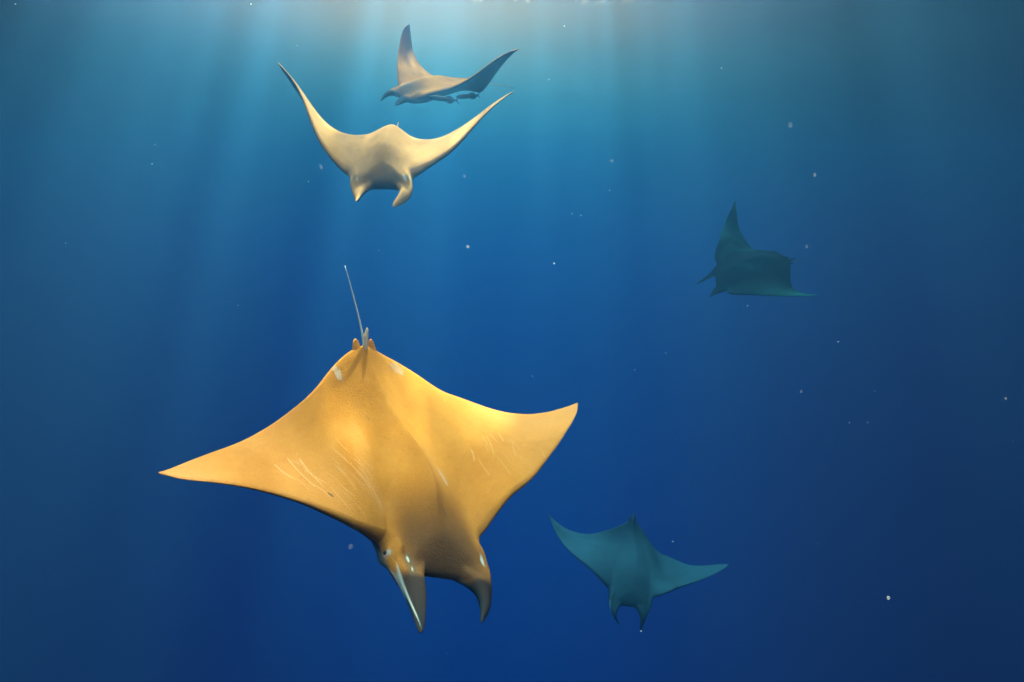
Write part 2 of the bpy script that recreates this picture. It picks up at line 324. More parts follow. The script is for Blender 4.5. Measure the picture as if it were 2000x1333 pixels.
def pose(P, D):
    P=np.asarray(P,float); Q=P
    for side,k in((1,'R'),(-1,'L')): Q=finpose(Q,side,D['fins'][k])
    W=(deform(Q,D)*D['S'])@rodrigues(D['rot']).T+np.array(D['T'])
    cp=np.array(D['cp']); co=np.array(D['co'])
    for s in range(0,len(P),20000):
        d2=((P[s:s+20000,None,:2]-cp[None])**2).sum(-1); W[s:s+20000]+=np.exp(-d2/(2*.16**2))@co
    return W

POSES = {
 'r1': {"rot":[-0.7154,0.9005,-2.0746],"T":[-0.6611,3.763,-1.0044],"S":1.5,"R":[0.3819,0.1492,0.067,-0.2541,0.0379,0.4163,0.7461,0.1411,0.2845],"L":[0.4298,0.5064,0.3396,0.7252,0.4545,0.4545,0.7398,0.0473,0.0723],"body":[-0.2493,-0.4866,0.2607,-0.3003],"cp":[[0.285,0.343],[0.329,0.328],[0.374,0.309],[0.419,0.285],[0.464,0.258],[0.508,0.23],[0.553,0.201],[0.598,0.172],[0.642,0.14],[0.687,0.108],[0.732,0.074],[0.776,0.039],[0.821,0.003],[0.866,-0.035],[0.911,-0.075],[0.955,-0.119],[0.1,-0.457],[0.153,-0.425],[0.206,-0.394],[0.259,-0.366],[0.312,-0.34],[0.365,-0.318],[0.418,-0.299],[0.471,-0.284],[0.524,-0.27],[0.576,-0.26],[0.629,-0.252],[0.682,-0.245],[0.735,-0.24],[0.788,-0.236],[0.841,-0.231],[0.894,-0.225],[0.947,-0.216],[1.0,-0.195],[-0.24,0.354],[-0.285,0.343],[-0.329,0.328],[-0.374,0.309],[-0.419,0.285],[-0.464,0.258],[-0.508,0.23],[-0.553,0.201],[-0.598,0.172],[-0.642,0.14],[-0.687,0.108],[-0.732,0.074],[-0.776,0.039],[-0.821,0.003],[-0.866,-0.035],[-0.911,-0.075],[-0.955,-0.119],[-1.0,-0.19],[-0.153,-0.425],[-0.206,-0.394],[-0.259,-0.366],[-0.312,-0.34],[-0.365,-0.318],[-0.418,-0.299],[-0.471,-0.284],[-0.524,-0.27],[-0.576,-0.26],[-0.629,-0.252],[-0.682,-0.245],[-0.735,-0.24],[-0.788,-0.236],[-0.841,-0.231],[-0.894,-0.225],[-0.947,-0.216],[-1.0,-0.195],[0.0,-0.5],[0.0,0.475],[0.2,0.39],[-0.2,0.39],[-0.0,-0.4],[-0.0,-0.3],[-0.0,-0.2],[-0.0,-0.1],[0.0,0.0],[0.0,0.1],[0.0,0.2],[0.0,0.3],[0.0,0.4]],"co":[[0.0522,-0.0037,-0.0425],[0.0088,-0.0014,-0.0166],[-0.0139,-0.0001,-0.0014],[-0.0102,0.0011,0.012],[0.0063,0.0018,0.0203],[0.0028,0.001,0.011],[0.003,-0.0002,-0.0019],[-0.0019,-0.0011,-0.0128],[-0.0067,-0.0015,-0.0177],[-0.0024,-0.0003,-0.0035],[0.0078,0.0026,0.0302],[-0.0003,-0.0002,-0.0024],[-0.003,-0.0013,-0.0154],[0.001,-0.0001,-0.001],[0.0004,0.0004,0.0045],[0.0017,0.0011,0.0129],[-0.0486,0.0068,0.0774],[-0.0146,0.0003,0.0032],[0.0091,-0.002,-0.0227],[0.0148,-0.0015,-0.0175],[0.0079,-0.0005,-0.0061],[-0.0027,0.0006,0.0065],[-0.0172,0.0017,0.0192],[-0.0106,0.001,0.0119],[0.0118,-0.0012,-0.0139],[0.0032,-0.0001,-0.0017],[0.0149,-0.0016,-0.0188],[-0.0075,0.0004,0.0042],[-0.0079,0.0011,0.0126],[-0.0003,-0.0,-0.0001],[0.0046,-0.0009,-0.01],[0.0004,0.0001,0.0013],[-0.0062,0.0016,0.0181],[0.0029,-0.0022,-0.0247],[-0.056,-0.0042,-0.0478],[-0.1094,0.0062,0.0707],[-0.0249,0.0018,0.0209],[0.0325,-0.0013,-0.0145],[0.0336,-0.0017,-0.019],[0.004,-0.0001,-0.0008],[-0.0066,-0.0001,-0.0008],[0.0008,-0.0,-0.0005],[-0.0049,0.0004,0.0042],[-0.0021,0.0001,0.0014],[0.0006,-0.0002,-0.0028],[0.0058,-0.0003,-0.0036],[-0.0029,0.0003,0.0034],[0.0018,0.0003,0.0036],[-0.0028,0.0006,0.007],[0.0133,-0.0008,-0.0087],[0.01,-0.0003,-0.0038],[-0.0313,-0.0042,-0.0477],[-0.0466,0.0021,0.0246],[-0.0165,-0.0022,-0.0253],[-0.0035,-0.0037,-0.0424],[0.0116,0.0002,0.0022],[0.0327,0.0044,0.0504],[0.0032,0.0012,0.014],[-0.0117,0.0003,0.004],[0.0008,-0.0,-0.0005],[-0.0032,-0.0015,-0.0167],[0.0074,0.0001,0.0009],[-0.0051,0.0015,0.0176],[-0.0361,-0.0009,-0.0108],[0.0294,-0.0032,-0.0365],[0.0069,-0.0005,-0.0063],[0.0057,-0.0023,-0.0264],[0.002,0.0032,0.0368],[-0.0036,0.0057,0.0654],[0.1009,-0.0137,-0.1563],[0.0519,-0.0016,-0.0181],[-0.0664,0.0044,0.05],[0.1635,-0.0005,-0.0063],[-0.0395,0.0071,0.0812],[0.0368,-0.0006,-0.007],[0.0244,-0.0004,-0.004],[-0.0727,-0.0026,-0.0296],[0.0216,0.0025,0.0283],[0.051,0.0003,0.0033],[-0.0296,-0.001,-0.0116],[0.0173,0.0,0.0001],[-0.0781,0.0006,0.0071]],"fins":{"R":[-0.55,0.0758,-0.2754,0.9236,0.1],"L":[-1.5,-0.4042,0.6695,0.9366,0.4]},"tail":[0.34,0.035,0.145]},
 'r2': {"rot":[0.2003,-0.9304,2.9988],"T":[-1.2628,7.1001,1.3221],"S":1.45,"R":[0.2591,0.7462,0.9064,0.7217,0.1179,0.3159,0.4841,-0.0887,0.0134],"L":[0.4684,0.7275,0.7585,0.6933,0.0886,0.0886,-0.027,0.0144,-0.0304],"body":[0.2623,0.5692,-0.2204,-0.3197],"cp":[[0.24,0.354],[0.285,0.343],[0.329,0.328],[0.374,0.309],[0.419,0.285],[0.464,0.258],[0.508,0.23],[0.553,0.201],[0.598,0.172],[0.642,0.14],[0.687,0.108],[0.732,0.074],[0.776,0.039],[0.821,0.003],[0.866,-0.035],[0.911,-0.075],[0.955,-0.119],[0.259,-0.366],[0.312,-0.34],[0.365,-0.318],[0.418,-0.299],[0.471,-0.284],[1.0,-0.195],[-0.24,0.354],[-0.285,0.343],[-0.329,0.328],[-0.374,0.309],[-0.419,0.285],[-0.464,0.258],[-0.508,0.23],[-0.553,0.201],[-0.598,0.172],[-0.642,0.14],[-0.687,0.108],[-0.732,0.074],[-0.776,0.039],[-0.821,0.003],[-0.866,-0.035],[-0.911,-0.075],[-0.955,-0.119],[-0.206,-0.394],[-0.259,-0.366],[-0.312,-0.34],[-0.365,-0.318],[-0.418,-0.299],[-0.471,-0.284],[-0.524,-0.27],[-0.576,-0.26],[-0.629,-0.252],[-1.0,-0.195],[0.13,0.46],[-0.13,0.46],[0.0,-0.1],[0.2,0.39],[-0.2,0.39]],"co":[[0.0062,0.0073,0.0838],[0.0142,0.0064,0.0731],[0.012,0.0024,0.0277],[0.0116,0.0002,0.0022],[-0.0045,-0.0021,-0.0235],[-0.0159,-0.002,-0.0223],[0.0003,-0.0001,-0.0008],[-0.0001,0.0007,0.0084],[-0.0004,0.0006,0.0069],[-0.0026,0.0,0.0002],[-0.0027,-0.0006,-0.0065],[0.0016,-0.0003,-0.0038],[0.0053,-0.0002,-0.0025],[0.0195,0.0022,0.0251],[-0.0069,-0.0003,-0.0031],[-0.013,-0.0011,-0.0125],[-0.0076,-0.0008,-0.0093],[-0.0006,-0.0001,-0.001],[-0.0021,-0.0003,-0.0034],[-0.0022,-0.0005,-0.006],[0.0072,0.0013,0.0151],[-0.0038,-0.0006,-0.0071],[0.0102,0.0009,0.0105],[0.0162,0.0103,0.1175],[0.0142,0.0072,0.082],[0.0118,0.0021,0.0244],[0.0108,-0.0024,-0.0275],[-0.0064,-0.0019,-0.0223],[-0.01,-0.0008,-0.0095],[0.0073,-0.0004,-0.0048],[-0.0006,0.0008,0.0093],[0.0016,0.0006,0.0063],[0.0026,-0.0001,-0.0014],[0.0063,-0.0008,-0.0088],[0.0003,-0.0004,-0.0046],[-0.0208,0.0013,0.0152],[-0.0009,0.0007,0.0085],[0.0092,-0.0005,-0.006],[0.0013,0.0001,0.0008],[0.0064,-0.0017,-0.0191],[-0.0084,0.0018,0.0208],[0.0047,-0.0026,-0.0295],[0.0034,-0.0013,-0.0143],[0.0051,0.0006,0.0065],[-0.0019,0.0007,0.0085],[-0.0075,0.0009,0.0107],[-0.0048,0.0004,0.0049],[0.0005,-0.0002,-0.002],[0.0077,-0.001,-0.0119],[-0.0062,0.0012,0.0141],[-0.0208,0.0092,0.1047],[0.096,0.0095,0.1083],[0.0236,0.0019,0.0223],[-0.0237,-0.0225,-0.2573],[-0.1194,-0.0238,-0.272]],"fins":{"R":[-1.2,-0.7234,-0.224,0.9384,0.2],"L":[-0.7,-0.3976,0.683,0.9294,0.0]},"tail":[0.3,0.905,-0.857]},
 'r3': {"rot":[0.144,-0.7022,2.2622],"T":[-1.1377,10.7229,2.9524],"S":1.45,"R":[0.3944,0.6034,1.0902,1.2383,0.4767,0.735,0.5316,-0.0219,-0.0358],"L":[0.1752,0.6589,0.9309,0.8116,0.1602,-0.0748,-0.3585,-0.0462,-0.1609],"body":[-0.2184,0.3595,0.1032,0.7042],"cp":[[0.285,0.343],[0.329,0.328],[0.374,0.309],[0.419,0.285],[0.464,0.258],[0.508,0.23],[0.553,0.201],[0.598,0.172],[0.642,0.14],[0.687,0.108],[0.732,0.074],[0.776,0.039],[0.821,0.003],[0.866,-0.035],[0.911,-0.075],[0.955,-0.119],[0.471,-0.284],[0.524,-0.27],[0.576,-0.26],[0.629,-0.252],[0.682,-0.245],[0.735,-0.24],[0.788,-0.236],[0.841,-0.231],[0.894,-0.225],[0.947,-0.216],[1.0,-0.195],[-0.329,0.328],[-0.374,0.309],[-0.419,0.285],[-0.464,0.258],[-0.508,0.23],[-0.553,0.201],[-0.598,0.172],[-0.642,0.14],[-0.687,0.108],[-0.732,0.074],[-0.776,0.039],[-0.821,0.003],[-0.866,-0.035],[-0.911,-0.075],[-0.955,-0.119],[-0.1,-0.457],[-0.418,-0.299],[-0.471,-0.284],[-0.524,-0.27],[-0.576,-0.26],[-0.629,-0.252],[-0.682,-0.245],[-0.735,-0.24],[-0.788,-0.236],[-0.841,-0.231],[-0.894,-0.225],[-0.947,-0.216],[-1.0,-0.195],[0.15,0.45],[-0.15,0.45],[0.0,-0.5],[0.0,0.05]],"co":[[0.0334,-0.0002,-0.0028],[0.0055,-0.0002,-0.0025],[-0.0309,-0.0001,-0.0008],[-0.0085,0.0001,0.0016],[0.0052,0.0001,0.0008],[0.001,-0.0,-0.0002],[-0.0023,0.0001,0.0016],[-0.0002,-0.0,-0.0002],[0.0039,-0.0001,-0.0008],[0.0068,-0.0001,-0.0007],[-0.0,0.0,0.0001],[-0.0032,-0.0001,-0.0011],[0.0086,-0.0004,-0.0044],[-0.0023,-0.0002,-0.002],[-0.033,0.0029,0.0328],[0.0408,-0.0031,-0.0359],[-0.0142,-0.002,-0.0233],[0.0061,0.0013,0.015],[0.0056,0.0009,0.0101],[0.005,0.0004,0.0045],[0.0033,-0.0005,-0.006],[-0.0035,-0.0005,-0.0059],[0.0076,-0.0001,-0.0016],[-0.0264,0.0,0.0004],[-0.0038,0.0002,0.0021],[0.0232,0.0004,0.0049],[-0.0184,0.0006,0.0067],[-0.0085,0.0066,0.075],[-0.0092,-0.0017,-0.0195],[0.0189,-0.0053,-0.0605],[0.0041,-0.0007,-0.008],[0.0008,0.0008,0.0087],[-0.0047,0.0016,0.0187],[-0.0049,0.0012,0.0136],[-0.0037,-0.0002,-0.0022],[-0.0059,0.0003,0.0033],[0.0051,-0.0009,-0.0104],[0.0154,-0.0014,-0.0157],[0.0016,-0.0001,-0.0014],[-0.0096,0.001,0.0113],[-0.0069,0.0007,0.0075],[0.0036,0.0002,0.0026],[0.1264,-0.0088,-0.1004],[0.0188,-0.0012,-0.0136],[-0.0138,0.0009,0.0103],[-0.016,0.001,0.0118],[-0.0063,0.0004,0.0043],[0.0096,-0.0006,-0.0071],[0.018,-0.0011,-0.0123],[0.006,-0.0004,-0.0043],[-0.0192,0.0011,0.0123],[-0.0016,0.0002,0.0018],[-0.0053,0.0005,0.0061],[0.0111,-0.0011,-0.0125],[0.0016,-0.0005,-0.0053],[0.0038,0.0011,0.0129],[0.0064,-0.002,-0.0226],[-0.0765,0.0056,0.0645],[-0.0361,0.0004,0.0043]],"fins":{"R":[-0.9,0.2285,0.7934,0.9392,0.2],"L":[-0.9,0.4348,-0.5945,0.9587,0.2]},"tail":[0.5,0.06,0.444]},
 'r4': {"rot":[0.4779,-0.7885,1.7416],"T":[4.0725,11.632,0.25],"S":1.45,"R":[-0.0128,0.0439,0.7118,0.617,0.5399,0.5439,0.7685,-0.0429,-0.0429],"L":[0.1654,0.3674,0.6981,0.7275,0.3,0.1998,0.1295,-0.0402,0.0309],"body":[1.1894,0.261,0.435,0.0721],"cp":[[0.24,0.354],[0.285,0.343],[0.329,0.328],[0.374,0.309],[0.419,0.285],[0.464,0.258],[0.508,0.23],[0.553,0.201],[0.598,0.172],[0.642,0.14],[0.687,0.108],[0.732,0.074],[0.776,0.039],[0.821,0.003],[0.866,-0.035],[0.911,-0.075],[0.955,-0.119],[0.365,-0.318],[0.418,-0.299],[0.471,-0.284],[0.524,-0.27],[0.576,-0.26],[0.629,-0.252],[0.682,-0.245],[0.735,-0.24],[0.788,-0.236],[0.841,-0.231],[0.894,-0.225],[0.947,-0.216],[1.0,-0.195],[-0.419,0.285],[-0.464,0.258],[-0.508,0.23],[-0.553,0.201],[-0.598,0.172],[-0.642,0.14],[-0.687,0.108],[-0.732,0.074],[-0.776,0.039],[-0.821,0.003],[-0.866,-0.035],[-0.911,-0.075],[-0.955,-0.119],[-0.312,-0.34],[-0.365,-0.318],[-0.418,-0.299],[-0.471,-0.284],[-0.524,-0.27],[-0.576,-0.26],[-0.629,-0.252],[-0.682,-0.245],[-0.735,-0.24],[-0.788,-0.236],[-0.841,-0.231],[-0.894,-0.225],[-0.947,-0.216],[-1.0,-0.195],[0.15,0.45],[-0.15,0.45],[0.0,-0.5],[0.0,-0.15]],"co":[[-0.1595,-0.0002,-0.0018],[0.0319,-0.0006,-0.0063],[0.0676,-0.0003,-0.0036],[0.0267,-0.0001,-0.0006],[-0.0075,0.0002,0.0026],[-0.0321,0.0006,0.0065],[-0.0216,0.0004,0.005],[0.0174,-0.0006,-0.0065],[0.027,-0.0007,-0.0084],[0.0034,-0.0,-0.0005],[-0.0205,0.0006,0.0066],[-0.0045,0.0002,0.0019],[-0.0004,0.0001,0.0007],[0.0024,0.0,0.0004],[-0.0017,0.0001,0.0016],[0.0053,-0.0003,-0.0032],[0.0248,-0.0013,-0.0152],[-0.0197,-0.0019,-0.0212],[0.0262,0.0029,0.0336],[0.01,0.0003,0.0039],[-0.0123,-0.0009,-0.01],[-0.0099,-0.0007,-0.0084],[0.0119,0.0002,0.0018],[0.0064,0.0002,0.0027],[-0.0047,-0.0001,-0.0013],[-0.0224,0.0001,0.0014],[-0.0054,0.0001,0.0009],[0.0129,0.0,0.0004],[0.0316,-0.0001,-0.0008],[-0.0499,0.0013,0.0143],[0.0029,0.0004,0.0041],[-0.0007,-0.0003,-0.0031],[-0.0013,-0.0004,-0.0047],[-0.0004,-0.0,-0.0004],[0.0004,0.0003,0.0036],[0.0006,0.0007,0.0083],[0.0001,0.0003,0.0033],[-0.0008,-0.0008,-0.0096],[0.0006,-0.0008,-0.0092],[-0.0001,0.0,0.0005],[-0.0005,0.0003,0.0037],[-0.0,0.0004,0.0048],[0.0013,0.0008,0.0088],[-0.0175,-0.001,-0.0119],[0.012,-0.0002,-0.0029],[0.0156,0.0024,0.0276],[-0.0058,0.0002,0.0026],[-0.0097,-0.0019,-0.0214],[-0.0008,-0.0002,-0.002],[0.0023,-0.0008,-0.0088],[0.0028,0.0012,0.0132],[0.0009,0.0011,0.012],[-0.0011,-0.0001,-0.0013],[-0.0013,-0.0006,-0.0073],[0.0,-0.0006,-0.0067],[0.002,-0.0003,-0.0034],[-0.0029,-0.0001,-0.0015],[0.0777,0.0014,0.0162],[-0.0124,-0.0008,-0.0088],[-0.0046,0.0001,0.0014],[0.0229,0.0013,0.0153]],"fins":{"R":[-0.35,-1.0751,0.1054,1.1559,-0.1],"L":[-0.7,-0.2939,-0.1802,1.0194,0]},"tail":[0.3,-0.213,0.045]},
 'r5': {"rot":[0.6302,-0.8293,2.8042],"T":[1.7788,9.7507,-4.1362],"S":1.45,"R":[-0.0074,-0.2603,-0.3908,0.2143,0.2661,0.504,0.8665,0.0943,-0.0149],"L":[-0.1449,0.3347,0.4009,0.5185,0.7054,0.7054,0.4389,-0.0426,-0.2388],"body":[0.1665,-0.5548,-0.2494,-0.7037],"cp":[[0.24,0.354],[0.285,0.343],[0.329,0.328],[0.374,0.309],[0.419,0.285],[0.464,0.258],[0.508,0.23],[0.553,0.201],[0.598,0.172],[0.642,0.14],[0.687,0.108],[0.732,0.074],[0.776,0.039],[0.821,0.003],[0.866,-0.035],[0.911,-0.075],[0.955,-0.119],[1.0,-0.19],[0.1,-0.457],[0.153,-0.425],[0.206,-0.394],[0.259,-0.366],[0.312,-0.34],[0.365,-0.318],[0.418,-0.299],[0.471,-0.284],[0.524,-0.27],[0.576,-0.26],[0.629,-0.252],[0.682,-0.245],[0.735,-0.24],[0.788,-0.236],[0.841,-0.231],[0.894,-0.225],[0.947,-0.216],[1.0,-0.195],[-0.285,0.343],[-0.329,0.328],[-0.374,0.309],[-0.419,0.285],[-0.464,0.258],[-0.508,0.23],[-0.553,0.201],[-0.598,0.172],[-0.642,0.14],[-0.687,0.108],[-0.732,0.074],[-0.776,0.039],[-0.821,0.003],[-0.866,-0.035],[-0.911,-0.075],[-0.955,-0.119],[-1.0,-0.19],[-0.153,-0.425],[-0.206,-0.394],[-0.259,-0.366],[-0.312,-0.34],[-0.365,-0.318],[-0.418,-0.299],[-0.471,-0.284],[-0.524,-0.27],[-0.576,-0.26],[-0.629,-0.252],[-0.682,-0.245],[-0.735,-0.24],[-0.788,-0.236],[-0.841,-0.231],[-0.894,-0.225],[-0.947,-0.216],[-1.0,-0.2],[-1.0,-0.195],[0.0,-0.5],[0.0,0.475],[0.2,0.39],[-0.2,0.39]],"co":[[0.0068,-0.0005,-0.0055],[0.0199,0.0009,0.0098],[0.0008,0.0003,0.0038],[-0.011,-0.0005,-0.0063],[-0.0114,-0.0011,-0.0126],[0.0073,-0.0001,-0.0012],[0.0127,0.0021,0.024],[0.0092,0.0015,0.0169],[-0.0007,-0.0002,-0.0024],[0.0031,-0.0005,-0.0061],[-0.0034,-0.0018,-0.0203],[-0.0256,-0.0005,-0.0056],[0.0066,0.0007,0.0084],[-0.0071,-0.0002,-0.0026],[-0.0012,0.0005,0.0059],[0.0124,0.0005,0.0057],[0.0237,0.0001,0.0011],[-0.0007,-0.0017,-0.02],[-0.0506,0.002,0.0234],[0.0009,0.0009,0.01],[-0.0023,-0.0021,-0.0236],[0.0101,-0.001,-0.0109],[0.0129,-0.001,-0.0114],[-0.0054,0.0004,0.0048],[-0.0046,0.0016,0.0182],[0.0005,-0.0006,-0.0069],[-0.0032,-0.001,-0.0116],[-0.0037,0.0003,0.0033],[-0.0017,-0.0009,-0.01],[0.0129,0.0025,0.0283],[0.0137,0.0021,0.0244],[-0.0043,-0.003,-0.0339],[-0.0133,-0.0004,-0.0041],[-0.0333,-0.0037,-0.042],[0.0275,0.0022,0.0256],[-0.021,0.0028,0.0317],[-0.113,-0.0006,-0.0063],[-0.0456,0.0018,0.0208],[0.0157,-0.0004,-0.0042],[0.0371,-0.0019,-0.0215],[0.0192,-0.0006,-0.0072],[0.0036,-0.001,-0.0112],[-0.0078,-0.0002,-0.0028],[-0.0105,0.0008,0.0092],[-0.0004,0.0002,0.0025],[-0.0042,0.002,0.0233],[0.0035,-0.0007,-0.0075],[0.0005,-0.0006,-0.0072],[-0.001,-0.0001,-0.0011],[0.0075,-0.0013,-0.0144],[0.0115,-0.0002,-0.0024],[-0.0283,0.0026,0.0301],[-0.0233,-0.0003,-0.0032],[-0.0387,0.0049,0.0564],[-0.1057,-0.0001,-0.001],[-0.0531,-0.0132,-0.1511],[0.0239,-0.0026,-0.0298],[0.1154,0.0095,0.109],[0.0171,0.0071,0.0807],[-0.0397,-0.0018,-0.0211],[-0.04,-0.0055,-0.0624],[-0.0005,-0.0021,-0.0246],[0.0151,-0.0009,-0.0103],[0.0116,0.0043,0.0495],[-0.001,0.0035,0.0404],[-0.0026,-0.0013,-0.0152],[-0.0021,-0.0024,-0.0269],[-0.0018,-0.003,-0.0348],[-0.0066,-0.0026,-0.0297],[-0.0175,0.0009,0.0106],[0.0651,0.0035,0.0403],[0.1191,-0.0044,-0.05],[-0.0725,-0.0025,-0.028],[-0.0216,-0.0007,-0.0075],[0.1563,0.004,0.0454]],"fins":{"R":[-0.9,0.9671,0.683,0.8526,0.4],"L":[-0.9,0.8615,-0.228,0.8925,0.4]},"tail":[0.12,0.564,0.315]}}

# ------------------------------------------------------------------ skin
def ray_material(name, back, back2, belly, tipc, mottle=.7, rough=.9):
    m, nt = mat(name); L = nt.links.new
    out = N(nt,'ShaderNodeOutputMaterial'); bs = N(nt,'ShaderNodeBsdfPrincipled'); L(bs.outputs[0], out.inputs['Surface'])
    bs.inputs['Roughness'].default_value = rough
    bs.inputs['Specular IOR Level'].default_value = .02
    at = N(nt,'ShaderNodeAttribute'); at.attribute_name = 'rest'
    mk = N(nt,'ShaderNodeAttribute'); mk.attribute_name = 'marks'
    sk = N(nt,'ShaderNodeAttribute'); sk.attribute_name = 'skin'     # x: underside, y: dark fin tip / margin / head grey and painted shade, z: pale wing tip
    n1 = N(nt,'ShaderNodeTexNoise'); n1.inputs['Scale'].default_value = 3.2; n1.inputs['Detail'].default_value = 9.0; n1.inputs['Roughness'].default_value=.68
    n2 = N(nt,'ShaderNodeTexNoise'); n2.inputs['Scale'].default_value = 90.0; n2.inputs['Detail'].default_value = 3.0
    L(at.outputs['Vector'], n1.inputs['Vector']); L(at.outputs['Vector'], n2.inputs['Vector'])
    def mix(fac, a, b, kind='MIX'):
        x = N(nt,'ShaderNodeMix',data_type='RGBA',blend_type=kind)
        for s, v in (('Factor',fac),('A',a),('B',b)):
            if isinstance(v,(int,float)): x.inputs[s].default_value = v
            elif isinstance(v,tuple): x.inputs[s].default_value = (*v,1)
            else: L(v, x.inputs[s])
        return x.outputs['Result']
    def rng(v, a, b, c=0., d=1.):
        x = N(nt,'ShaderNodeMapRange'); x.inputs['From Min'].default_value=a; x.inputs['From Max'].default_value=b; x.inputs['To Min'].default_value=c; x.inputs['To Max'].default_value=d
        L(v, x.inputs['Value']); return x.outputs[0]
    sep = N(nt,'ShaderNodeSeparateXYZ'); L(sk.outputs['Vector'], sep.inputs[0])
    mks = N(nt,'ShaderNodeSeparateXYZ'); L(mk.outputs['Vector'], mks.inputs[0])
    c = mix(rng(n1.outputs[0],.38,.62,0,mottle), back, back2)
    n4 = N(nt,'ShaderNodeTexNoise'); n4.inputs['Scale'].default_value = 1.3; n4.inputs['Detail'].default_value = 6.0; n4.inputs['Distortion'].default_value = .8; L(at.outputs['Vector'], n4.inputs['Vector'])
    c = mix(sep.outputs['Z'], c, tipc)
    c = mix(rng(n4.outputs[0],.50,.68,0,.55), c, tuple(x*.80 for x in back2))
    c = mix(rng(n4.outputs[0],.46,.30,0,.45), c, tuple(min(.8,x*1.12) for x in tipc))
    c = mix(sep.outputs['X'], c, belly)
    c = mix(rng(n2.outputs[0],.3,.7,0,.12), c, (.05,.04,.03))
    n3 = N(nt,'ShaderNodeTexNoise'); n3.inputs['Scale'].default_value = 26.0; n3.inputs['Detail'].default_value = 6.0; n3.inputs['Roughness'].default_value=.75; L(at.outputs['Vector'], n3.inputs['Vector'])
    c = mix(rng(n3.outputs[0],.60,.78,0,.45), c, tuple(x*.45 for x in back2))
    c = mix(rng(n3.outputs[0],.40,.26,0,.30), c, tuple(min(.8,x*1.25+.02) for x in tipc))
    c = mix(sep.outputs['Y'], c, (.009,.010,.012))
    c = mix(mks.outputs['X'], c, tuple(min(.85,x*1.15+.16) for x in back))
    c = mix(mks.outputs['Y'], c, (.06,.05,.035))
    c = mix(mks.outputs['Z'], c, (.46,.45,.42))
    L(c, bs.inputs['Base Color'])
    bp = N(nt,'ShaderNodeBump'); bp.inputs['Strength'].default_value=.3; bp.inputs['Distance'].default_value=.01
    L(n2.outputs[0], bp.inputs['Height']); L(bp.outputs[0], bs.inputs['Normal'])
    return m
def eye_material():
    m, nt = mat('ray_eye'); out=N(nt,'ShaderNodeOutputMaterial'); bs=N(nt,'ShaderNodeBsdfPrincipled'); nt.links.new(bs.outputs[0],out.inputs[0])
    bs.inputs['Base Color'].default_value=(.012,.012,.014,1); bs.inputs['Roughness'].default_value=.5; return m
EYE = eye_material()

def seg_mark(P2, a, b, w, bow=0.0):
    a=np.array(a);b=np.array(b);ab=b-a;L=np.linalg.norm(ab); t=((P2-a)@ab)/L**2; n=np.array([-ab[1],ab[0]])/L
    tc=np.clip(t,0,1); off=bow*4*tc*(1-tc); d=np.abs((P2-a)@n-off); d=np.where((t<0)|(t>1),9,d)
    taper=np.clip(np.minimum(t,1-t)*5,.15,1)
    return np.clip(1.2-d/(w*taper),0,1)
def blob(P2, c, r, ang=0, e=1.6):
    d=P2-np.array(c); ca,sa=math.cos(ang),math.sin(ang); u=(d[:,0]*ca+d[:,1]*sa)/r; v=(-d[:,0]*sa+d[:,1]*ca)/(r*e)
    wob=.07*np.sin(5*np.arctan2(v,u)+c[0]*40)+.05*np.sin(9*np.arctan2(v,u)+c[1]*70)
    return sstep((1.15-np.sqrt(u*u+v*v)-wob)/.4)
